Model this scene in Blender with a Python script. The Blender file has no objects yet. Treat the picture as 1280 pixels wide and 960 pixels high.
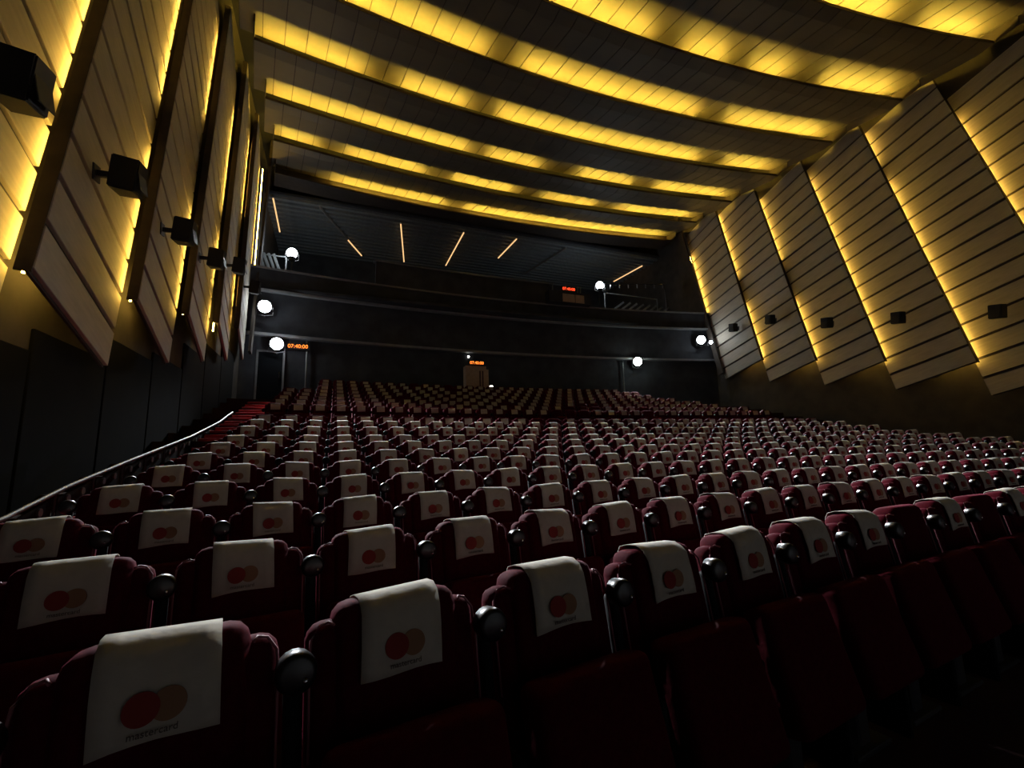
import bpy, bmesh, math, random
from mathutils import Matrix, Vector
random.seed(7)
S = bpy.context.scene
COL = S.collection
EYE = 1.45                       # eye height above the front-row floor

# ---------------------------------------------------------------- camera, world, exposure
def make_camera():
    yaw, pitch, roll = math.radians(21.77), math.radians(9.03), math.radians(-1.61)
    f = Vector((math.sin(yaw)*math.cos(pitch), math.cos(yaw)*math.cos(pitch), math.sin(pitch)))
    r = Vector((math.cos(yaw), -math.sin(yaw), 0)); u = r.cross(f)
    c, s = math.cos(roll), math.sin(roll)
    r, u = c*r + s*u, -s*r + c*u
    cd = bpy.data.cameras.new('camera'); co = bpy.data.objects.new('camera', cd)
    cd.sensor_width = 36; cd.lens = 562.1/1280*36; cd.clip_start = .05; cd.clip_end = 200
    m = Matrix((r, u, -f)).transposed().to_4x4(); m.translation = (0, 0, EYE)
    co.matrix_world = m; COL.objects.link(co); S.camera = co
make_camera()
w = bpy.data.worlds.new('world'); S.world = w; w.use_nodes = True
w.node_tree.nodes['Background'].inputs[0].default_value = (.5, .6, .8, 1)
w.node_tree.nodes['Background'].inputs[1].default_value = 0.0008
S.view_settings.view_transform = 'Standard'; S.view_settings.look = 'None'
S.view_settings.gamma = 1; S.view_settings.use_curve_mapping = False
S.view_settings.exposure = 0.0

LED_WALL, LED_CEIL, LAMP, BEAM, TUBE = 80.0, 275.0, 36.0, 22500.0, 1.2

# ---------------------------------------------------------------- materials
def mat(name, col, rough=.7, var=.0, scale=8, bump=0, metal=0, spec=.5, sheen=0, sheen_tint=None, stretch=(1, 1, 1), coat=0):
    m = bpy.data.materials.new(name); m.use_nodes = True
    nt = m.node_tree; b = nt.nodes['Principled BSDF']
    b.inputs['Base Color'].default_value = (*col, 1); b.inputs['Roughness'].default_value = rough
    b.inputs['Metallic'].default_value = metal; b.inputs['Specular IOR Level'].default_value = spec
    b.inputs['Coat Weight'].default_value = coat
    if sheen:
        b.inputs['Sheen Weight'].default_value = sheen; b.inputs['Sheen Roughness'].default_value = .4
        b.inputs['Sheen Tint'].default_value = (*(sheen_tint or col), 1)
    if var or bump:
        tc = nt.nodes.new('ShaderNodeTexCoord'); mp = nt.nodes.new('ShaderNodeMapping'); n = nt.nodes.new('ShaderNodeTexNoise')
        mp.inputs['Scale'].default_value = stretch
        n.inputs['Scale'].default_value = scale; n.inputs['Detail'].default_value = 4
        nt.links.new(tc.outputs['Object'], mp.inputs[0]); nt.links.new(mp.outputs[0], n.inputs['Vector'])
        if var:
            r = nt.nodes.new('ShaderNodeValToRGB')
            r.color_ramp.elements[0].position = .3; r.color_ramp.elements[1].position = .7
            r.color_ramp.elements[0].color = (*[c*(1-var) for c in col], 1)
            r.color_ramp.elements[1].color = (*[min(1, c*(1+var)) for c in col], 1)
            nt.links.new(n.outputs['Fac'], r.inputs[0]); nt.links.new(r.outputs[0], b.inputs['Base Color'])
        if bump:
            bp = nt.nodes.new('ShaderNodeBump'); bp.inputs['Strength'].default_value = bump; bp.inputs['Distance'].default_value = .01
            nt.links.new(n.outputs['Fac'], bp.inputs['Height']); nt.links.new(bp.outputs[0], b.inputs['Normal'])
    return m
def emit(name, col, k):
    m = bpy.data.materials.new(name); m.use_nodes = True; nt = m.node_tree; nt.nodes.clear()
    e = nt.nodes.new('ShaderNodeEmission'); o = nt.nodes.new('ShaderNodeOutputMaterial')
    e.inputs[0].default_value = (*col, 1); e.inputs[1].default_value = k
    nt.links.new(e.outputs[0], o.inputs[0]); return m
M = dict(
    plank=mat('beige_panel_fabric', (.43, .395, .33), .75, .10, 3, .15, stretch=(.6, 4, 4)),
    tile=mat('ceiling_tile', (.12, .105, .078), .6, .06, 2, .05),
    backing=mat('dark_brown_backing', (.045, .035, .028), .7, .2, 5),
    void=mat('black_void', (.012, .012, .012), .9),
    wall=mat('brown_black_acoustic_wall', (.052, .046, .039), .85, .25, 2, .3),
    wain=mat('charcoal_wainscot', (.008, .0095, .0115), .9, .15, 1.5, .1, spec=.08),
    rear=mat('black_rear_wall', (.045, .049, .057), .8, .3, 1.2, .3, spec=.2),
    ledge=mat('dark_grey_ledge', (.20, .21, .22), .55, .15, 4),
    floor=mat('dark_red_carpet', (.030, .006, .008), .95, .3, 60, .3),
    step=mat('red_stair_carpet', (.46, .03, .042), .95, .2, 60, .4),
    velvet=mat('red_velvet', (.062, .0025, .007), .8, .18, 40, .15, spec=.05, sheen=.12, sheen_tint=(.8, .10, .20)),
    piping=mat('piping', (.30, .10, .12), .6),
    cover=mat('cream_cloth', (.50, .46, .385), .85, .05, 25, .3),
    ered=mat('emblem_red', (.27, .028, .022), .85), eora=mat('emblem_orange', (.30, .16, .085), .85),
    ink=mat('emblem_ink', (.10, .08, .07), .85),
    plastic=mat('black_plastic', (.008, .008, .009), .7, spec=.15),
    endcap=mat('black_satin_plastic', (.006, .006, .007), .36, spec=.8),
    chrome=mat('chrome', (.8, .8, .82), .15, metal=1),
    steel=mat('dark_steel', (.06, .06, .065), .45, metal=.6),
    rail=mat('rail_steel', (.22, .23, .23), .5, metal=.7),
    screen=mat('black_curtain', (.085, .085, .085), .95),
    black=mat('speaker_black', (.008, .008, .009), .55),
    grille=mat('speaker_grille', (.014, .014, .015), .6, .4, 120, .6),
    tan=mat('tan_cabinet', (.42, .30, .22), .6, .12, 6),
    slot=mat('dark_slot', (.06, .02, .018), .6),
    lampbody=mat('lamp_housing', (.05, .05, .055), .5, metal=.5),
    baffle=mat('grey_slat', (.17, .19, .20), .6, .15, 6),
    led=emit('yellow_led', (1, .585, .09), LED_WALL), cled=emit('yellow_ceiling_led', (1, .63, .07), LED_CEIL),
    lensc=emit('cool_lamp', (.88, .95, 1), LAMP), lensg=emit('greenish_lamp', (.84, 1, .92), LAMP),
    tube=emit('amber_tube', (1, .58, .25), TUBE), digit=emit('red_digits', (1, .07, .02), 2.2),
    amber=emit('amber_digits', (1, .22, .03), 2.6), dot=emit('small_white_lamp', (1, .95, .85), 12),
    tubeoff=mat('unlit_tube', (.30, .30, .29), .5),
)

# ---------------------------------------------------------------- mesh helpers
def link(me_or_none, name, parent=None, loc=(0, 0, 0), rot=None, mw=None):
    o = bpy.data.objects.new(name, me_or_none); COL.objects.link(o)
    if parent is not None: o.parent = parent
    o.location = loc
    if rot is not None: o.rotation_euler = rot
    if mw is not None: o.matrix_basis = mw
    return o
def tag(o, label=None, cat=None, group=None, kind=None):
    if label: o['label'] = label
    if cat: o['category'] = cat
    if group: o['group'] = group
    if kind: o['kind'] = kind
    return o
def mesh(name, bm, *ms, smooth=False):
    me = bpy.data.meshes.new(name); bmesh.ops.recalc_face_normals(bm, faces=bm.faces)
    bm.to_mesh(me); bm.free()
    for m in ms: me.materials.append(m)
    if smooth:
        for p in me.polygons: p.use_smooth = True
    return me
def box(bm, lo, hi, bevel=0, seg=2, mi=0, mtx=None):
    r = bmesh.ops.create_cube(bm, size=1); vs = r['verts']
    for v in vs:
        v.co = Vector((lo[k] + (v.co[k]+.5)*(hi[k]-lo[k]) for k in range(3)))
    fs = set(f for v in vs for f in v.link_faces)
    if bevel:
        es = list(set(e for v in vs for e in v.link_edges))
        q = bmesh.ops.bevel(bm, geom=es, offset=bevel, segments=seg, profile=.5, affect='EDGES')
        vs = list(set(q['verts']) | set(v for v in vs if v.is_valid))
        fs = set(f for v in vs for f in v.link_faces)
    for f in fs: f.material_index = mi
    if mtx is not None: bmesh.ops.transform(bm, matrix=mtx, verts=vs)
    return vs
def tube(bm, pts, r, n=8, mi=0, cap=True):
    pts = [Vector(p) for p in pts]; rings = []
    for i, p in enumerate(pts):
        d = (pts[min(i+1, len(pts)-1)] - pts[max(i-1, 0)]).normalized()
        a = Vector((0, 0, 1)) if abs(d.z) < .9 else Vector((1, 0, 0))
        x = d.cross(a).normalized(); y = d.cross(x)
        rr = r[i] if isinstance(r, (list, tuple)) else r
        rings.append([bm.verts.new(p + rr*(math.cos(2*math.pi*k/n)*x + math.sin(2*math.pi*k/n)*y)) for k in range(n)])
    fs = []
    for a, b in zip(rings, rings[1:]):
        for k in range(n): fs.append(bm.faces.new((a[k], a[(k+1) % n], b[(k+1) % n], b[k])))
    if cap: fs.append(bm.faces.new(rings[0])); fs.append(bm.faces.new(rings[-1][::-1]))
    for f in fs: f.material_index = mi
def one(name, fn, m, parent=None, loc=(0, 0, 0), rot=None, smooth=False):
    bm = bmesh.new(); fn(bm)
    ms = m if isinstance(m, (list, tuple)) else (m,)
    return link(mesh(name, bm, *ms, smooth=smooth), name, parent, loc, rot)

# ---------------------------------------------------------------- layout numbers
XC = 8.0                                   # axis of the seat arcs
R1, Y1, PITCH = 45.63, 2.2, 1.052          # first row radius, its y on the axis, row pitch
TOPS = [-.399, -.358, -.271, -.144, -.006, .137, .30, .461, .69, .905, 1.12, 1.62, 1.88, 2.14, 2.41, 2.69, 2.99, 3.30, 3.60]
HEAD = 1.068                                # headrest top above its floor
NROW = len(TOPS)
def row_rad(k): return R1 + PITCH*k + (.9 if k >= 11 else 0)     # k from 0
def row_floor(k): return TOPS[k] + EYE - HEAD
def arc(xc, yc, r, s):                      # point at arc length s from the axis
    a = s/r; return xc + r*math.sin(a), yc + r*math.cos(a), -a
YC = Y1 - R1
def y_on(r, x, xc=XC, yc=YC): return yc + math.sqrt(r*r - (x-xc)**2)
WL, WR = -3.98, 23.12                       # base wall planes
REAR_R, REAR_Y = 70.0, 23.5
def rear_y(x): return REAR_Y - REAR_R + math.sqrt(REAR_R**2 - (x-XC)**2)

# ---------------------------------------------------------------- floor, base walls, rear wall, deck
def build_shell():
    bm = bmesh.new(); n = 28
    xs = [WL + (WR-WL)*i/n for i in range(n+1)]
    prof = [(-7.0, row_floor(0)), (None, row_floor(0))]
    lines = []                             # each: list of (x,y,z)
    lines.append([(x, -7.0, row_floor(0)) for x in xs])
    for k in range(NROW):
        front = row_rad(k) - .52
        z0 = row_floor(max(k-1, 0)); z1 = row_floor(k)
        lines.append([(x, y_on(front, x), z0) for x in xs]); lines.append([(x, y_on(front, x), z1) for x in xs])
    lines.append([(x, rear_y(x)+.2, row_floor(NROW-1)) for x in xs])
    vl = [[bm.verts.new(p) for p in l] for l in lines]
    for a, b in zip(vl, vl[1:]):
        for i in range(n): bm.faces.new((a[i], a[i+1], b[i+1], b[i]))
    tag(link(mesh('floor', bm, M['floor']), 'floor'), 'dark carpeted floor rising in curved tiers under the seats', kind='structure')
    top = 18.2
    for nm, x0, x1 in (('wall_left', WL-.3, WL), ('wall_right', WR, WR+.3)):
        o = one(nm, lambda b: box(b, (x0, -7, -.6), (x1, 34, top)), M['wall'])
        tag(o, 'black acoustic side wall behind the slatted panels', kind='structure')
    tag(one('wall_front', lambda b: box(b, (WL, -7.3, -.6), (WR, -7, top)), M['screen']), 'black curtained wall behind the viewer', kind='structure')
    tag(one('ceiling', lambda b: box(b, (WL, -7.3, top), (WR, 34, top+.2)), M['void']), 'black void above the curved ceiling panels', kind='structure')
    # rear wall up to the deck parapet, following the seat curve
    def curved(bm, z0, z1, y0, y1, x0=WL, x1=WR, n=24):
        pts = [x0 + (x1-x0)*i/n for i in range(n+1)]
        g = [[bm.verts.new((x, rear_y(x)+dy, z)) for x in pts] for dy, z in ((y0, z0), (y0, z1), (y1, z1), (y1, z0))]
        for j in range(4):
            a, b = g[j], g[(j+1) % 4]
            for i in range(n): bm.faces.new((a[i], a[i+1], b[i+1], b[i]))
        for i in (0, n): bm.faces.new([g[j][i] for j in range(4)])
    wr = tag(one('wall_rear', lambda b: curved(b, 1.5, 8.95+EYE, 0, .35), M['rear']), 'black curved wall behind the last row', kind='structure')
    for z, d, h in ((5.72+EYE, .34, .12), (7.82+EYE, .26, .10), (8.95+EYE, .10, .08)):
        one('ledge', lambda b: curved(b, z-h/2, z+h/2, -d, .02), M['ledge'], wr)
    one('raised_panel', lambda b: curved(b, 8.9+EYE, 10.26+EYE, .02, .33, 1.8, 12.0, 10), M['rear'], wr)
    one('raised_cap', lambda b: curved(b, 10.26+EYE, 10.33+EYE, -.05, .38, 1.7, 12.1, 10), M['ledge'], wr)
    # deck behind the parapet
    tag(one('floor_deck', lambda b: box(b, (WL, 22.6, 7.9+EYE), (WR, 33.6, 8.05+EYE)), M['rear']), 'black floor of the technical deck above the rear wall', kind='structure')
    tag(one('wall_deck', lambda b: box(b, (WL, 33.6, 7.5+EYE), (WR, 33.9, 18)), M['rear']), 'black back wall of the technical deck', kind='structure')
    dc = tag(one('ceiling_deck', lambda b: box(b, (WL, 26.3, 14.86+EYE), (WR, 33.8, 15.0+EYE)), M['rear']), 'dark slatted ceiling over the technical deck', kind='structure')
    me = None
    for i in range(15):
        if me is None:
            bm = bmesh.new(); box(bm, (WL, -.11, 0), (WR, .11, .16)); me = mesh('baffle', bm, M['baffle'])
        link(me, 'baffle', dc, (0, 26.6+.5*i, 14.70+EYE))
build_shell()

# ---------------------------------------------------------------- side wall columns of planks with LED edges
P = .74                                    # plank pitch
TH, TAU = .2193, .0991
CW = 4.014*P
def wall_column(side, i, segs, order, H):
    near_y = ((5.1455 if side < 0 else 4.0596) + 4.0726*i)*P
    near_z = (2.2542 + .895*i)*P + EYE
    px = -4.5952*P if side < 0 else 30.4827*P
    u = Vector((side*math.sin(TAU)*math.cos(TH), math.cos(TAU)*math.cos(TH), -math.sin(TH)))
    v = Vector((side*math.sin(TAU)*math.sin(TH), math.cos(TAU)*math.sin(TH), math.cos(TH)))
    n = u.cross(v)                          # points into the hall on one side only
    sg = -1 if n.x*side > 0 else 1
    m = Matrix((u, v, n)).transposed().to_4x4(); m.translation = (px, near_y, near_z)
    place = 'stair-side wall' if side < 0 else 'far wall across the seats'
    root = link(None, 'wall_panel', mw=m)
    tag(root, f'tall beige slatted wall panel with yellow edge light, {order} on the {place}', 'wall panel', 'slatted wall panels')
    key = side
    if key not in PLANK:
        bm = bmesh.new(); box(bm, (0, .054, -.07*sg), (CW, P-.054, 0), bevel=.008, seg=1); PLANK[key] = mesh('plank', bm, M['plank'])
    for k in range(H): link(PLANK[key], 'plank', root, (0, k*P, 0))
    one('backing', lambda b: box(b, (.015, .01, -.09*sg), (CW-.02, H*P, -.055*sg)), M['backing'], root)
    one('edge_board', lambda b: box(b, (-.012, .0, -.172*sg), (.012, H*P, -.012*sg)), M['backing'], root)
    if i >= 1 and (side > 0 or i != 3):      # short strip tucked behind the foot of the panel, washing the wall below
        q = one('foot_strip', lambda b: box(b, (.20, .62, -.155*sg), (1.30, .64, -.125*sg)), M['led'], root); q['label'] = 'short yellow light strip behind the panel foot'
    for a, b_ in segs:
        s = one('led_strip', lambda b: box(b, (CW+.02, a*P, .110*sg), (CW+.04, b_*P, .140*sg)), M['led'], root)
        s['label'] = 'glowing yellow light strip'
        one('led_holder', lambda b: box(b, (CW+.041, a*P, .10*sg), (CW+.055, b_*P, .15*sg)), M['backing'], root)
PLANK = {}
ORD = ['first', 'second', 'third', 'fourth', 'fifth', 'sixth', 'seventh']
SEG_R = {0: [(1.88, 16.5)], 1: [(1.88, 14.0), (15.6, 18)], 2: [(1.88, 16.2)], 3: [(1.88, 6.6), (10.3, 16)], 4: [(1.88, 6.8), (9.6, 16)], 5: [(5.9, 12.6)]}
SEG_L = {0: [(1.88, 5.0), (5.8, 18)], 1: [(1.88, 6.7), (8.9, 18)], 2: [(1.9, 6.2), (11, 16)], 3: [(1.5, 2.6), (3.8, 6.2), (7.8, 14.0)], 4: [(3.2, 5.0), (9, 14.6)], 5: [(5.8, 14.6)]}
for i in range(6):
    wall_column(-1, i, SEG_L[i], ORD[i]+' from the stage', 18 - (2*i)//3)
    wall_column(1, i, SEG_R[i], ORD[i]+' from the stage', 18 - (2*i)//3)
# end pilasters that close the panel rows at the rear corners
for side in (-1, 1):
    y0 = ((5.1455 if side < 0 else 4.0596) + 4.0726*6)*P - .02
    x = -3.42 if side < 0 else 22.58; x2 = x + .11*side; y0 -= .198
    o = one('pilaster', lambda b: box(b, (min(x, x2), 0, 0), (max(x, x2), .35, 12.5)), M['backing'], None, (0, y0, 6.2))
    o.rotation_euler = (-.2193, 0, 0)
    tag(o, 'dark corner post ending the slatted panels by the ' + ('stair-side' if side < 0 else 'far') + ' rear corner', 'post')

# ---------------------------------------------------------------- ceiling clouds
CX, CY = 8.2, -56.2
LIPS = [(-.6, 14.35), (2.4, 14.35), (5.35, 14.38), (8.2, 14.42), (11.05, 14.45), (13.9, 14.56), (16.8, 14.68), (19.8, 14.86), (22.65, 15.02), (25.5, 15.12)]
XL, XR = -3.25, 22.35
GAPS = {3: [(12.5, 13.6), (18.2, 19.0)], 4: [(10.6, 11.5), (14.0, 14.7), (17.0, 18.2)], 5: [(5.2, 6.0), (15.2, 16.2)], 6: [(1.0, 1.8), (5.3, 6.1), (17.8, 18.9)],
        7: [(6.2, 6.7), (10.2, 12.0), (15.9, 16.9)], 8: [(-.9, -.2), (4.6, 5.5), (9.8, 11.2), (15.2, 16.2)], 9: [(-3.3, -.8), (6.4, 7.0)]}
def build_ceiling():
    tw = .70
    for i in range(2, len(LIPS)-1):
        (y0, z0), (y1, z1) = LIPS[i], LIPS[i+1]
        r0, r1 = y0-CY, y1-CY+.42
        rise = .62 + (z1-z0)
        root = link(None, 'ceiling', loc=(CX, CY, z0+EYE)); tag(root, f'curved ceiling band of beige tiles, {ORD[i-2]} from the stage', kind='structure')
        r0m = .5*(r0+r1); da = tw/r0m
        bm = bmesh.new()
        h = da/2*.952
        g = []
        for (r, z) in ((r0, 0), (r0+.5, 0), (r1, rise)):
            for a in (-h, h):
                g.append([bm.verts.new((r*math.sin(a), r*math.cos(a), z+t)) for t in (0, .03)])
        for j in (0, 2):
            a, b, c, d = g[j], g[j+1], g[j+3], g[j+2]
            bm.faces.new((a[0], b[0], c[0], d[0])); bm.faces.new((a[1], b[1], c[1], d[1]))
            bm.faces.new((a[0], a[1], d[1], d[0])); bm.faces.new((b[0], b[1], c[1], c[0]))
        bm.faces.new((g[0][0], g[1][0], g[1][1], g[0][1])); bm.faces.new((g[4][0], g[5][0], g[5][1], g[4][1]))
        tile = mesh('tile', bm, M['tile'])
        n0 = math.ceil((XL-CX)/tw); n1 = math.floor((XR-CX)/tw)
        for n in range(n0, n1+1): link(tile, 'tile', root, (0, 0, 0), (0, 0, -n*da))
        # backing sheet just over the tiles closes the joints
        def sheet(bm):
            rows = []
            for r, z in ((r0+.02, .034), (r0+.5, .034), (r1, rise+.034)):
                rows.append([(bm.verts.new((r*math.sin(n*da), r*math.cos(n*da), z)), bm.verts.new((r*math.sin(n*da), r*math.cos(n*da), z+.015))) for n in [k-.5 for k in range(n0, n1+2)]])
            for a, b in zip(rows, rows[1:]):
                for k in range(len(a)-1):
                    for q in (0, 1): bm.faces.new((a[k][q], a[k+1][q], b[k+1][q], b[k][q]))
            for k in range(len(rows[0])-1):
                for rr in (rows[0], rows[-1]): bm.faces.new((rr[k][0], rr[k+1][0], rr[k+1][1], rr[k][1]))
        one('ceiling_backing', sheet, M['backing'], root)
        if i >= 3 or True: cove(root, r0, n0, n1, da, i)
    # beam that carries the last strip
    y0, z0 = LIPS[-1]; r0 = y0-CY
    root = link(None, 'ceiling', loc=(CX, CY, z0+EYE)); tag(root, 'dark curved beam carrying the last yellow light line', kind='structure')
    da = tw/r0; n0 = math.ceil((XL-CX)/tw); n1 = math.floor((XR-CX)/tw)
    def beam(bm):
        ring = []
        for n in range(n0, n1+2):
            a = (n-.5)*da
            ring.append([bm.verts.new((r*math.sin(a), r*math.cos(a), z)) for r, z in ((r0, 0), (r0, .05), (r0+.5, .05), (r0+.5, .8), (r0+1.2, .8), (r0+1.2, -.05))])  # raised back added to keep the strip's light off the deck
        for a, b in zip(ring, ring[1:]):
            for j in range(6): bm.faces.new((a[j], a[(j+1) % 6], b[(j+1) % 6], b[j]))
        bm.faces.new(ring[0]); bm.faces.new(ring[-1])
    one('beam', beam, M['backing'], root)
    cove(root, r0, n0, n1, da, len(LIPS)-1)
def cove(root, r0, n0, n1, da, i):
    """upstand on the lip and the light strips lying behind it, on top of the band"""
    def strip(bm, s0, s1, ra, rb, za, zb):
        n = max(1, int((s1-s0)/.7)); g = []
        for k in range(n+1):
            a = (s0+(s1-s0)*k/n - CX)/r0
            g.append([bm.verts.new((r*math.sin(a), r*math.cos(a), z)) for r, z in ((ra, za), (ra, zb), (rb, zb), (rb, za))])
        for a, b in zip(g, g[1:]):
            for j in range(4): bm.faces.new((a[j], a[(j+1) % 4], b[(j+1) % 4], b[j]))
        bm.faces.new(g[0]); bm.faces.new(g[-1])
    one('upstand', lambda b: strip(b, CX+(n0-.5)*da*r0, CX+(n1+.5)*da*r0, r0-.012, r0+.008, .0, .112), M['backing'], root)
    for e in (n0-.5, n1+.5):                # boards added at both cove ends to stop light spilling onto the walls
        one('spill_stop', lambda b: box(b, (-.015, r0-.75, .03), (.015, r0+.5, .60)), M['backing'], root, (0, 0, 0), (0, 0, -e*da))
    cur = XL + .3
    for a, b in [(g-.35, h+.35) for g, h in GAPS.get(i, [])] + [(XR-.5, None)]:
        if a - cur > .3:
            s = one('led_strip', lambda bm: strip(bm, cur, a, r0+.32, r0+.355, .056, .074), M['cled'], root); s['label'] = 'glowing yellow light strip'
        cur = b
build_ceiling()

# ---------------------------------------------------------------- cinema seat
def head_block(bm, seg=3, mi=0):
    t = Matrix.Translation((0, 0, .45)) @ Matrix.Rotation(-.16, 4, 'X') @ Matrix.Translation((0, 0, -.45))
    box(bm, (-.252, -.055, .40), (.252, .065, 1.018), .045 if seg > 1 else .02, seg, mi, t)
    box(bm, (-.185, -.085, .52), (.185, .075, 1.062), .05 if seg > 1 else .03, seg, mi, t)
TILT = Matrix.Translation((0, 0, .45)) @ Matrix.Rotation(-.16, 4, 'X') @ Matrix.Translation((0, 0, -.45))
def cover_mesh(name, mats, var=0, low=False):
    bm = bmesh.new(); rnd = random.Random(var)
    path = [(.084, .93), (.084, 1.0), (.078, 1.04), (.055, 1.066), (.01, 1.073), (-.04, 1.069), (-.075, 1.052), (-.092, 1.02), (-.096, .97), (-.097, .94), (-.096, .91), (-.095, .88), (-.094, .858)]
    if low: path = path[1::3] + [path[-1]]
    nx = 2 if low else 6; W = .118
    out, inn = [], []
    for j, (y, z) in enumerate(path):
        ro, ri = [], []
        for k in range(nx+1):
            fx = -1+2*k/nx; x = fx*W
            wob = 0 if low else (.004*math.sin(fx*2.3+var+j*.35) + rnd.uniform(-.0012, .0012)) * (1 if y < -.06 else .3)
            zz = z + (0 if low or j < len(path)-1 else .006*math.sin(fx*2+var))
            sh = .010*fx*((var % 3)-1)
            ro.append(bm.verts.new((x+(.004*(j-6)*((var % 3)-1)*.3 if j > 6 else 0), y-.004+wob*-1 if y < 0 else y+.004, zz + (.004 if abs(y) < .06 else 0)+sh*(1 if j > 6 else -1)*.5)))
        out.append(ro)
    for a, b in zip(out, out[1:]):
        for k in range(nx): bm.faces.new((a[k], a[k+1], b[k+1], b[k]))
    if not low:
        bmesh.ops.recalc_face_normals(bm, faces=bm.faces)
        bmesh.ops.solidify(bm, geom=list(bm.faces), thickness=.004)
    bmesh.ops.transform(bm, matrix=TILT, verts=bm.verts)
    return bm if mats is None else mesh(name, bm, *mats, smooth=True)
def disc_mesh(name, x, z, r, y, m):
    bm = bmesh.new()
    tube(bm, [(x, y, z), (x, y+.003, z)], r, 28)
    bmesh.ops.transform(bm, matrix=TILT, verts=bm.verts)
    return mesh(name, bm, m)
def text_mesh(body, size, m, name='lettering', extrude=.0008, align='CENTER'):
    c = bpy.data.curves.new(name, 'FONT'); c.body = body; c.size = size; c.extrude = extrude; c.align_x = align; c.align_y = 'CENTER'
    o = bpy.data.objects.new(name, c); COL.objects.link(o)
    dg = bpy.context.evaluated_depsgraph_get(); me = bpy.data.meshes.new_from_object(o.evaluated_get(dg)); me.name = name
    bpy.data.objects.remove(o); bpy.data.curves.remove(c)
    me.materials.clear(); me.materials.append(m); return me
def seat_meshes():
    d = {}
    bm = bmesh.new(); head_block(bm); d['backrest'] = mesh('backrest', bm, M['velvet'], smooth=True)
    for v in range(3): d['cover%d' % v] = cover_mesh('headrest_cover', (M['cover'],), v)
    d['e1'] = disc_mesh('emblem_circle', -.0245, .930, .034, -.1085, M['ered'])
    d['e2'] = disc_mesh('emblem_circle', .0245, .930, .034, -.1068, M['eora'])
    t = text_mesh('mastercard', .020, M['ink'])
    t.transform(TILT @ Matrix.Translation((0, -.107, .882)) @ Matrix.Rotation(math.pi/2, 4, 'X'))
    d['txt'] = t
    # tip-up cushion, folded
    bm = bmesh.new()
    box(bm, (-.235, -.07, -.235), (.235, .07, .235), .04, 3, 0, Matrix.Translation((0, -.20, .56)) @ Matrix.Rotation(-.28, 4, 'X'))
    d['cushion'] = mesh('seat_cushion', bm, M['velvet'], smooth=True)
    # armrest with its round cup holder, on the left of the seat
    bm = bmesh.new()
    box(bm, (-.307, -.055, .60), (-.263, .0, .92), .018, 2, 0, TILT)
    box(bm, (-.302, -.20, .0), (-.268, .04, .62), .008, 1)
    d['armrest'] = mesh('armrest', bm, M['plastic'], smooth=True)
    bm = bmesh.new()
    tube(bm, [(-.285, -.058, .928), (-.285, -.100, .924), (-.285, -.118, .922), (-.285, -.125, .922)], [.047, .051, .047, .036], 18)
    bmesh.ops.transform(bm, matrix=TILT, verts=bm.verts)
    d['cup'] = mesh('rounded_end', bm, M['endcap'], smooth=True)
    bm = bmesh.new(); bmesh.ops.create_uvsphere(bm, u_segments=8, v_segments=6, radius=.008, matrix=TILT @ Matrix.Translation((-.266, -.125, .906)))
    d['bolt'] = mesh('bolt', bm, M['chrome'], smooth=True)
    bm = bmesh.new(); box(bm, (-.05, -.12, 0), (.05, .10, .42), .01, 1); box(bm, (-.16, -.16, 0), (.16, .12, .025), .005, 1)
    d['leg'] = mesh('leg', bm, M['steel'])
    # piping along the shoulder edges
    bm = bmesh.new()
    bm.free()
    for s in (-1, 1):
        bm = bmesh.new()
        tube(bm, [(s*.247, -.052, .70), (s*.248, -.050, .93), (s*.244, -.046, .980), (s*.222, -.040, 1.012), (s*.198, -.046, 1.019), (s*.188, -.070, 1.012)], .004, 5)
        bmesh.ops.transform(bm, matrix=TILT, verts=bm.verts)
        d['piping%d' % s] = mesh('piping', bm, M['piping'], smooth=True)
    bm = bmesh.new(); bm.from_mesh(d['armrest']); bm.from_mesh(d['cup']); d['armcup'] = mesh('armrest', bm, M['plastic'], smooth=True)
    return d
SM = seat_meshes()
NUM = ['first', 'second', 'third', 'fourth', 'fifth', 'sixth', 'seventh', 'eighth', 'ninth', 'tenth', 'eleventh', 'twelfth', 'thirteenth', 'fourteenth', 'fifteenth', 'sixteenth',
       'seventeenth', 'eighteenth', 'nineteenth', 'twentieth', 'twenty-first', 'twenty-second', 'twenty-third', 'twenty-fourth', 'twenty-fifth', 'twenty-sixth', 'twenty-seventh',
       'twenty-eighth', 'twenty-ninth', 'thirtieth', 'thirty-first', 'thirty-second', 'thirty-third', 'thirty-fourth', 'thirty-fifth']
BARE = {(0, 9), (0, 11), (10, 13), (10, 14), (11, 16), (11, 17), (11, 18), (12, 18), (12, 19), (12, 20), (13, 20), (13, 21), (11, 23), (12, 24), (9, 19)}
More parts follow.
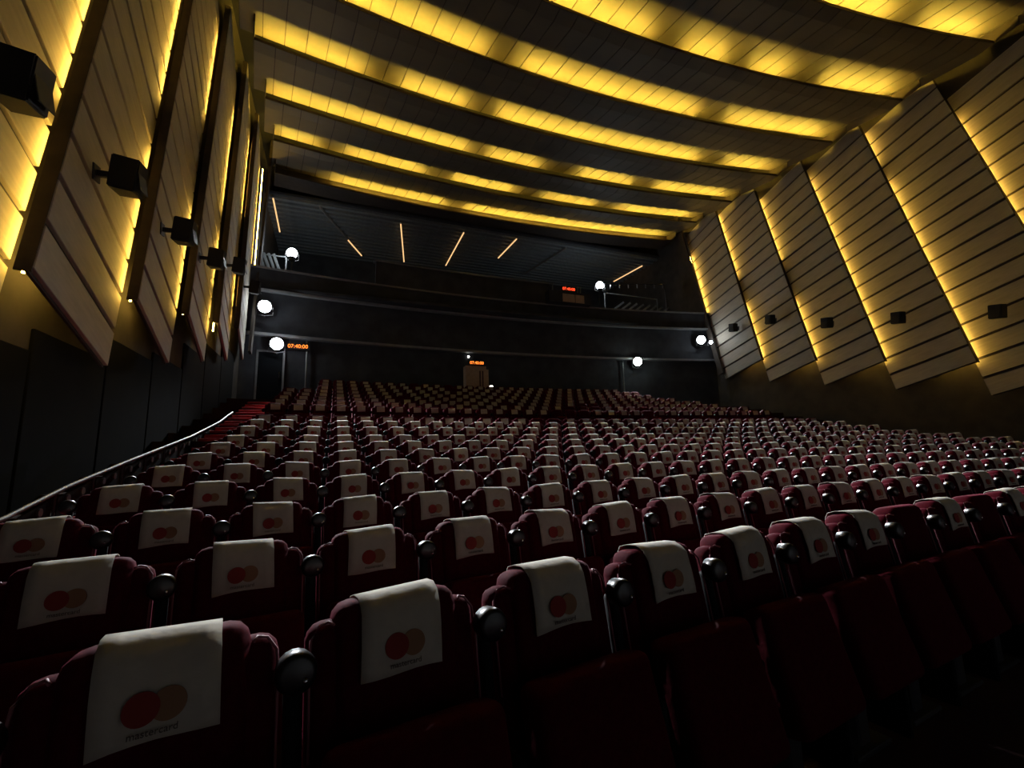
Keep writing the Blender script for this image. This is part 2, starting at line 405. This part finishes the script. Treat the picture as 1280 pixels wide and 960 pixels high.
def seat(k, n, x, y, rz, idx):
    root = link(None, 'cinema_seat', loc=(x, y, row_floor(k)), rot=(0, 0, rz))
    bare = (k, n) in BARE
    rowname = 'front row' if k == 0 else NUM[k] + ' row'
    what = 'bare red velvet tip-up seat' if bare else 'red velvet tip-up seat with cream headrest cover'
    tag(root, f'{what}, {rowname}, {NUM[idx]} from the stair aisle', 'cinema seat', 'red cinema seats in curved rows')
    link(SM['backrest'], 'backrest', root)
    link(SM['cushion'], 'seat_cushion', root)
    a = link(SM['armrest' if k < 5 else 'armcup'], 'armrest', root)
    if k < 5: link(SM['cup'], 'rounded_end', a); link(SM['bolt'], 'bolt', a)
    if k < 3: link(SM['piping-1'], 'piping', root); link(SM['piping1'], 'piping', root)
    if k < 3: link(SM['leg'], 'leg', root)
    if not bare:
        c = link(SM['cover%d' % ((n*7+k*3) % 3)], 'headrest_cover', root); c['label'] = 'cream cloth headrest cover with two printed circles'
        link(SM['e1'], 'emblem_circle', c); link(SM['e2'], 'emblem_circle', c)
        if k < 3: link(SM['txt'], 'emblem_lettering', c)
def far_seats():
    bm = bmesh.new(); head_block(bm, 1, 0)
    box(bm, (-.235, -.30, .33), (.235, -.12, .78), .03, 1, 0)
    box(bm, (-.325, -.03, .80), (-.245, .08, .90), .03, 1, 2); box(bm, (-.302, -.26, 0), (-.268, .04, .61), 0, 1, 2)
    proto_bare = mesh('far_seat_bare', bm, M['velvet'], M['cover'], M['plastic'])
    bm = cover_mesh('x', None, 0, True)
    for f in bm.faces: f.material_index = 1
    cov = mesh('far_cover', bm, M['velvet'], M['cover'], M['plastic'])
    return proto_bare, cov
def build_seats():
    cnt = 0
    far_bm = bmesh.new(); pb, cov = far_seats()
    for k in range(NROW):
        r = row_rad(k); idx = 0
        n0 = -2 if k < 16 else 0
        for n in range(n0, 32):
            s = -8.40 + .57*n
            x, y, rz = arc(XC, YC, r-.085, s)
            if k >= 11 and x > 17.6 - .3*(k-11): continue
            if y <= 0 or x/y > 3.0 or (k == 0 and n < 0) or (k == 1 and n < -1): 
                idx += 1; continue
            if k < 10:
                seat(k, n+2, x, y, rz, idx); cnt += 1
            else:
                m = Matrix.Translation((x, y, row_floor(k))) @ Matrix.Rotation(rz, 4, 'Z')
                for me in (pb, cov):
                    if me is cov and ((k, n+2) in BARE or random.random() < .02): continue
                    st = len(far_bm.verts); far_bm.from_mesh(me)
                    far_bm.verts.ensure_lookup_table()
                    bmesh.ops.transform(far_bm, matrix=m, verts=far_bm.verts[st:])
            idx += 1
    o = link(mesh('rear_seat_rows', far_bm, M['velvet'], M['cover'], M['plastic']), 'rear_seat_rows')
    tag(o, 'distant rows of red seats with cream headrest covers up to the rear wall', 'cinema seat', 'red cinema seats in curved rows', 'stuff')
    print('individual seats', cnt)
build_seats()

# ---------------------------------------------------------------- stairs along the stair-side wall, guard rail
def build_stairs():
    root = link(None, 'aisle_staircase', loc=(-2.5, 0, 0)); tag(root, 'red carpeted stairs climbing beside the guard rail', 'staircase')
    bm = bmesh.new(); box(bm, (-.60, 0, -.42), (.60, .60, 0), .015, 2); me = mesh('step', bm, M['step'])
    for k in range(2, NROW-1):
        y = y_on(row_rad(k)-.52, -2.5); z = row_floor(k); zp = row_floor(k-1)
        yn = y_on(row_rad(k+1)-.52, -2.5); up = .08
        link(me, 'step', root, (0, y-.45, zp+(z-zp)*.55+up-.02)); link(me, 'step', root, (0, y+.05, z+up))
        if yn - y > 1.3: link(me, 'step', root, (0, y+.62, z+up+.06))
    # guard rail
    pts = [(-3.2, 2.6, -1.02), (-3.2, 4.5, -.84), (-3.2, 6.53, -.51), (-3.2, 7.72, -.24), (-3.2, 9.52, .08), (-3.2, 13.1, .68), (-3.2, 15.9, 1.25), (-3.2, 16.8, 1.5), (-3.14, 17.3, 1.68)]
    g = link(None, 'guard_rail', loc=(0, 0, 0)); tag(g, 'steel guard rail with dark panels along the red stairs', 'railing')
    W = [(x, y, z+EYE) for x, y, z in pts]
    one('handrail', lambda b: tube(b, W, .028, 10), M['rail'], g, smooth=True)
    def zat(y):
        for a, b in zip(W, W[1:]):
            if a[1] <= y <= b[1]: return a[2] + (b[2]-a[2])*(y-a[1])/(b[1]-a[1])
        return W[-1][2]
    def zfl(y):
        k = max([0]+[j for j in range(NROW) if y_on(row_rad(j)-.52, -3.2) < y]); return row_floor(k)-.35
    y = 2.7
    while y < 16.9:
        z = zat(y); zf = zfl(y)-.05
        one('post', lambda b: tube(b, [(0, 0, 0), (0, 0, z-zf)], .016, 8), M['steel'], g, (-3.2, y, zf))
        if y+.95 < 16.9:
            z2 = zat(y+.9)
            bm = bmesh.new()
            q = [(-.006, .06, zf+.02), (-.006, .88, zf+.02), (-.006, .88, z2-.06), (-.006, .06, z-.06)]
            f = [bm.verts.new(p) for p in q]; b2 = [bm.verts.new((.006, p[1], p[2])) for p in q]
            bm.faces.new(f); bm.faces.new(b2[::-1])
            for j in range(4): bm.faces.new((f[j], f[(j+1) % 4], b2[(j+1) % 4], b2[j]))
            link(mesh('infill_panel', bm, M['plastic']), 'infill_panel', g, (-3.2, y, 0))
            for q in (.3, .7):  # pale discs added to imitate gleams below the handrail
                zc = z+(z2-z)*q-.14
                one('gleam_disc', lambda b: tube(b, [(0, 0, 0), (.02, 0, 0)], .05, 12), M['rail'], g, (-3.193, y+.9*q, zc))
        y += .95
build_stairs()

# ---------------------------------------------------------------- wainscot boards on the lower side wall
for j in range(9):
    y = 1.5 + 2.2*j; k = max([0]+[i for i in range(NROW) if y_on(row_rad(i)-.52, -2.5) < y]); zf = row_floor(k)
    o = one('panel', lambda b: box(b, (0, .02, 0), (.05, 2.16, 2.75), .01, 1), M['wain'], bpy.data.objects['wall_left'], (WL, y, zf-.2))

# ---------------------------------------------------------------- surround speakers
def speaker(pos, side, label):
    root = link(None, 'wall_speaker', loc=pos); root.scale = (.85, .85, .9)
    root.rotation_euler = (0, .16*(-side)*-1, (math.pi/2)*(1 if side < 0 else -1))
    tag(root, label, 'speaker', 'surround speakers on the slatted walls')
    # local: front faces -Y, back to +Y
    def cab(bm):
        fr = [(-.21, -.22, -.28), (.21, -.22, -.28), (.21, -.30, .27), (-.21, -.30, .27)]
        bk = [(-.26, .16, -.25), (.26, .16, -.25), (.26, .10, .30), (-.26, .10, .30)]
        a = [bm.verts.new(p) for p in fr]; b = [bm.verts.new(p) for p in bk]
        bm.faces.new(a); bm.faces.new(b[::-1])
        for j in range(4): bm.faces.new((a[j], a[(j+1) % 4], b[(j+1) % 4], b[j]))
        bmesh.ops.bevel(bm, geom=list(bm.edges), offset=.02, segments=2, affect='EDGES')
    one('cabinet', cab, M['black'], root)
    one('grille', lambda b: box(b, (-.18, -.018, -.24), (.18, .0, .23), .008, 1), M['grille'], root, (0, -.262, 0), (-.145, 0, 0))
    def br(bm):
        box(bm, (-.05, .10, -.05), (.05, .40, .05), .008, 1); box(bm, (-.12, .38, -.14), (.12, .41, .14), .006, 1)
    one('bracket', br, M['steel'], root)
SPL = [(6.05, 4.23), (8.76, 4.78), (11.76, 5.3), (14.71, 5.92), (17.84, 7.01), (21.2, 7.45)]
SPR = [(8.2, 4.71), (11.26, 5.39), (14.22, 6.03), (17.22, 7.09), (19.71, 7.32)]
for i, (y, z) in enumerate(SPL):
    q = .92; speaker((-3.4*q, y*q, z*q+EYE), -1, f'black surround speaker on the stair-side wall, {ORD[i]} from the stage')
for i, (y, z) in enumerate(SPR):
    q = .985; speaker((22.56*q, y*q, z*q+EYE), 1, f'black surround speaker on the far wall, {ORD[i]} from the stage')

# ---------------------------------------------------------------- rear lamps, clocks, cabinet, deck fittings
def flood(pos, label, m='lensc', r=.28, globe=False, yaw=0, pitch=.12, stand=0, beam=None):
    root = link(None, 'floodlight', loc=pos); tag(root, label, 'lamp', 'white floodlights at the rear')
    rot = (pitch, 0, yaw)
    if globe: one('housing', lambda b: tube(b, [(0, 0, -r*1.45), (0, 0, -r*.9), (0, 0, -r*.8)], [r*.5, r*.55, r*.62], 16), M['lampbody'], root)
    else: one('housing', lambda b: tube(b, [(0, .26, 0), (0, .20, 0), (0, .02, 0), (0, .0, 0)], [r*.5, r*.75, r*.98, r*1.02], 20), M['lampbody'], root, (0, 0, 0), rot)
    def dome(bm):
        bmesh.ops.create_uvsphere(bm, u_segments=20, v_segments=12, radius=r)
        if not globe: bmesh.ops.delete(bm, geom=[v for v in bm.verts if v.co.y > .02], context='VERTS')
        bmesh.ops.scale(bm, vec=(.96, .75, .96), verts=bm.verts)
    l = one('lens', dome, M[m], root, (0, -.005, 0), rot, smooth=True); l['label'] = 'glowing white domed lens'
    def yoke(bm):
        tube(bm, [(-r*1.15, .1, 0), (-r*1.15, .12, -r*1.2), (0, .12, -r*1.45), (r*1.15, .12, -r*1.2), (r*1.15, .1, 0)], .018, 6)
        if stand: tube(bm, [(0, .12, -r*1.4), (0, .12, -stand)], .03, 8)
        else: tube(bm, [(0, .12, -r*1.4), (0, .45, -r*1.4)], .03, 8)
    one('yoke', yoke, M['steel'], root)
    if beam:
        ld = bpy.data.lights.new('beam', 'SPOT'); ld.energy = BEAM*beam[3]; ld.color = (.90, .95, 1.0); ld.spot_size = beam[4]; ld.spot_blend = .6; ld.shadow_soft_size = r
        lo = link(ld, 'beam', root, (0, -r-.02, 0))
        d = Vector(beam[:3]) - Vector(pos); lo.rotation_euler = d.to_track_quat('-Z', 'Y').to_euler()
def at(x, z, d=-.45): return (x, rear_y(x)+d, z+EYE)
flood((-2.36, 25.3, 11.02+EYE), 'white globe lamp on a deck stand at the stair side', globe=True, stand=11.02-8.05, beam=(4, 5, 1, 1.0, .65))
flood((-3.05, 22.1, 6.93+EYE), 'white floodlight under the upper ledge at the stair-side corner', yaw=.3, beam=(5, 5, 1, .8, .6))
flood(at(-2.5, 5.28), 'white floodlight under the lower ledge beside the amber clock', yaw=.2, beam=(-.5, 15, 2.2, .10, .9))
flood((16.6, 24.9, 11.28+EYE), 'white globe lamp on a deck stand beside the red clock box', globe=True, stand=11.28-8.05, beam=(9, 5, 1, 1.0, .65))
flood(at(17.35, 5.52), 'greenish white floodlight under the lower ledge at the far side', 'lensg', yaw=-.2, beam=(13.5, 15, 2.8, .2, 1.25))
flood(at(21.85, 7.02, -.45), 'white floodlight under the upper ledge at the far rear corner', yaw=-.35, beam=(13, 6, 1, .7, .6))
flood((22.22, 21.25, 6.78+EYE), 'small white floodlight at the far wall, beside the larger corner floodlight', r=.11, yaw=-.3)

def clock(pos, label, body, size, m, w, h, rz=0):
    root = link(None, 'digital_clock', loc=pos, rot=(0, 0, rz)); tag(root, label, 'clock', 'digital clocks at the rear')
    one('case', lambda b: box(b, (-w/2, -.06, -h/2), (w/2, .06, h/2), .015, 2), M['black'], root)
    t = text_mesh(body, size, M[m], 'digits', .004); t.transform(Matrix.Translation((0, -.066, 0)) @ Matrix.Rotation(math.pi/2, 4, 'X'))
    link(t, 'digits', root)
clock(at(-1.66, 5.30, -.14), 'amber digital clock on the rear wall beside a white floodlight', '07:40:00', .25, 'amber', 1.05, .34)
cab_y = rear_y(7.1)
c = link(None, 'projection_cabinet', loc=(7.1, cab_y-.02, 0)); tag(c, 'tan cabinet behind the last row under the amber-red clock', 'cabinet')
def cbody(bm): box(bm, (-.58, -.5, 2.6+EYE), (.58, 0, 4.86+EYE), .02, 2)
one('body', cbody, M['tan'], c)
for dx in (.22, .38):
    one('slot', lambda b: box(b, (dx-.035, -.515, 3.1+EYE), (dx+.035, -.49, 4.6+EYE), .006, 1), M['slot'], c)
one('side_board', lambda b: box(b, (.58, -.46, 2.6+EYE), (.72, -.02, 4.7+EYE), .01, 1), M['tan'], c)
clock((7.2, cab_y-.30, 5.06+EYE), 'red and amber digital clock standing on the tan cabinet', '07:40:00', .23, 'amber', .95, .32)
l = one('indicator_lamp', lambda b: tube(b, [(0, 0, 0), (0, -.03, 0)], .055, 12), M['dot'], None, (6.82, cab_y-.03, 5.46+EYE)); tag(l, 'tiny white lamp on the wall above the clock cabinet', 'lamp')
l = link(None, 'aisle_lamp', loc=(7.98, cab_y-.42, 3.72+EYE)); tag(l, 'small round white lamp beside the tan cabinet', 'lamp')
one('lens', lambda b: tube(b, [(0, 0, 0), (0, -.03, 0)], .11, 16), M['dot'], l); one('housing', lambda b: tube(b, [(0, .12, 0), (0, .001, 0)], [.07, .13], 16), M['lampbody'], l)

# control booth hung on the parapet
bx, by = 13.05, rear_y(13.05)
b_ = link(None, 'control_booth', loc=(bx, by-.02, 0)); tag(b_, 'dark box hung on the deck parapet with a lit tan front', 'booth')
one('body', lambda b: box(b, (-1.45, -.55, 8.95+EYE), (1.45, 0, 9.66+EYE), .02, 2), M['rear'], b_)
one('front_board', lambda b: box(b, (-.55, -.58, 9.0+EYE), (.28, -.545, 9.5+EYE), .01, 1), M['tan'], b_)
one('front_board', lambda b: box(b, (.32, -.58, 9.0+EYE), (.92, -.545, 9.5+EYE), .01, 1), M['tan'], b_)
clock((bx-.05, by-.42, 9.86+EYE), 'red digital clock on top of the dark booth at the deck parapet', '07:40:00', .25, 'digit', 1.0, .34)
for dx in (-.98, -.10, .75, .95):
    o = one('bracket_post', lambda b: tube(b, [(0, 0, 0), (.03, 0, .62)], .035, 8), M['rail'], None, (bx+dx, by-.12, 9.66+EYE))
    tag(o, {-.98: 'bright steel post on the booth, first from the stairs', -.10: 'bright steel post just behind the red clock', .75: 'bright steel post at the lamp end of the red clock', .95: 'bright steel post nearest the deck floodlight'}[dx], 'post', 'steel posts on the booth')

# amber ceiling tubes over the deck
TB = [(-3.55, 26.4, -3.6, 30.4, 'dim', 'beside the stair-side wall'), (-1.14, 26.6, 1.5, 32.4, 'half', 'second from the stair-side wall'), (3.54, 27.0, 4.53, 32.5, 'lit', 'third from the stair-side wall'), (7.58, 26.8, 7.65, 32.2, 'lit', 'fourth from the stair-side wall'),
      (11.22, 26.5, 11.04, 29.7, 'lit', 'fifth from the stair-side wall'), (15.14, 26.7, 14.1, 32.0, 'off', 'sixth from the stair-side wall'), (22.4, 27.5, 22.1, 31.0, 'dim', 'beside the far wall')]
for xa, ya, xb, yb, st, where in TB:
    L = math.hypot(xb-xa, yb-ya)
    root = link(None, 'ceiling_tube', loc=(xa, ya, 14.62+EYE), rot=(0, 0, -math.atan2(xb-xa, yb-ya)))
    tag(root, {'lit': 'lit amber tube lamp', 'dim': 'short lit amber tube lamp', 'half': 'half lit tube lamp', 'off': 'unlit grey tube lamp'}[st] + ' on the deck ceiling, ' + where, 'lamp', 'tube lamps over the deck')
    one('holder', lambda b: box(b, (-.05, -.05, 0), (.05, L+.05, .07), .01, 1), M['tubeoff'], root)
    m0 = 0 if st != 'half' else L*.62
    one('tube', lambda b: tube(b, [(0, m0, -.04), (0, L, -.04)], .04, 8), M['tubeoff' if st == 'off' else 'tube'], root)
    if st == 'half': one('tube', lambda b: tube(b, [(0, 0, -.04), (0, m0-.02, -.04)], .04, 8), M['tubeoff'], root)

# slat frames added to imitate shadow stripes beside the two deck floodlights
def shadow_stripes(x0, y, z0, w, h, n, lean, label):
    root = link(None, 'shadow_stripe_frame', loc=(x0, y, z0)); tag(root, label, 'shadow_stripes')
    one('frame', lambda b: (box(b, (0, 0, 0), (w, .06, .06)), box(b, (0, 0, h-.06), (w, .06, h)), box(b, (0, 0, 0), (.06, .06, h)), box(b, (w-.06, 0, 0), (w, .06, h))), M['baffle'], root)
    for i in range(n):
        xx = w*(i+.2)/n
        one('slat', lambda b: box(b, (-.07, 0, -h*.56), (.07, .04, h*.56), .01, 1, 0, Matrix.Rotation(lean, 4, 'Y')), M['baffle'], root, (xx+.1, .02, h/2))
shadow_stripes(-3.85, 25.9, 8.05+EYE, 1.2, 3.0, 5, -.35, 'slanted slats added for striped shadow behind the stair-side deck floodlight')
shadow_stripes(17.4, 25.6, 8.05+EYE, 4.6, 3.1, 8, .95, 'slanted slats added for striped shadow beyond the far-side deck floodlight')
# clamp fixtures on a pipe
pr = one('pipe_rail', lambda b: (tube(b, [(16.8, 24.6, 11.3+EYE), (21.6, 24.3, 11.75+EYE)], .03, 8), tube(b, [(16.8, 24.6, 8.05+EYE), (16.8, 24.6, 11.3+EYE)], .03, 8), tube(b, [(21.6, 24.3, 8.05+EYE), (21.6, 24.3, 11.75+EYE)], .03, 8)), M['steel']); tag(pr, 'thin steel pipe over the far end of the deck', 'pipe')
for j in range(7):
    t = j/6.0; x = 17.2+4.2*t
    o = link(None, 'clamp', loc=(x, 24.6-.3*(x-16.8)/4.8, 11.3+.45*(x-16.8)/4.8+EYE-.085)); tag(o, f'small bright clamp on the deck pipe, {ORD[j]} from the floodlight', 'clamp', 'clamps on the deck pipe')
    one('hook', lambda b: tube(b, [(0, 0, .05), (0, -.05, 0), (0, -.03, -.22)], .03, 6), M['rail'], o); one('knob', lambda b: tube(b, [(0, -.09, -.03), (0, -.02, -.03)], .03, 8), M['chrome'], o)
# thin poles on the rear wall
for x, lab in ((-1.28, 'thin grey pole behind the last row at the stair side'), (16.55, 'thin grey pole behind the last row near the greenish floodlight')):
    z1, z0 = 5.6+EYE, 2.6+EYE
    o = link(None, 'wall_pole', loc=(x, rear_y(x)-.12, 0)); tag(o, lab, 'pole')
    one('shaft', lambda b: tube(b, [(0, 0, z0), (0, 0, z1)], .035, 8), M['rail'], o); one('cap', lambda b: tube(b, [(0, 0, z1-.12), (0, 0, z1)], .06, 8), M['steel'], o)
# door behind the stairs
d = link(None, 'door_1', loc=(-2.75, rear_y(-2.75)-.05, 2.75+EYE)); tag(d, 'black exit door behind the top of the stairs', kind='structure')
one('leaf', lambda b: box(b, (-.5, -.04, 0), (.5, 0, 2.2), .01, 1), M['wain'], d)
for lo, hi in (((-.58, -.07, 0), (-.5, .0, 2.28)), ((.5, -.07, 0), (.58, 0, 2.28)), ((-.58, -.07, 2.2), (.58, 0, 2.28))): one('frame', lambda b: box(b, lo, hi), M['ledge'], d)
one('handle', lambda b: tube(b, [(.38, -.09, 1.0), (.38, -.09, 1.3)], .025, 8), M['chrome'], d)
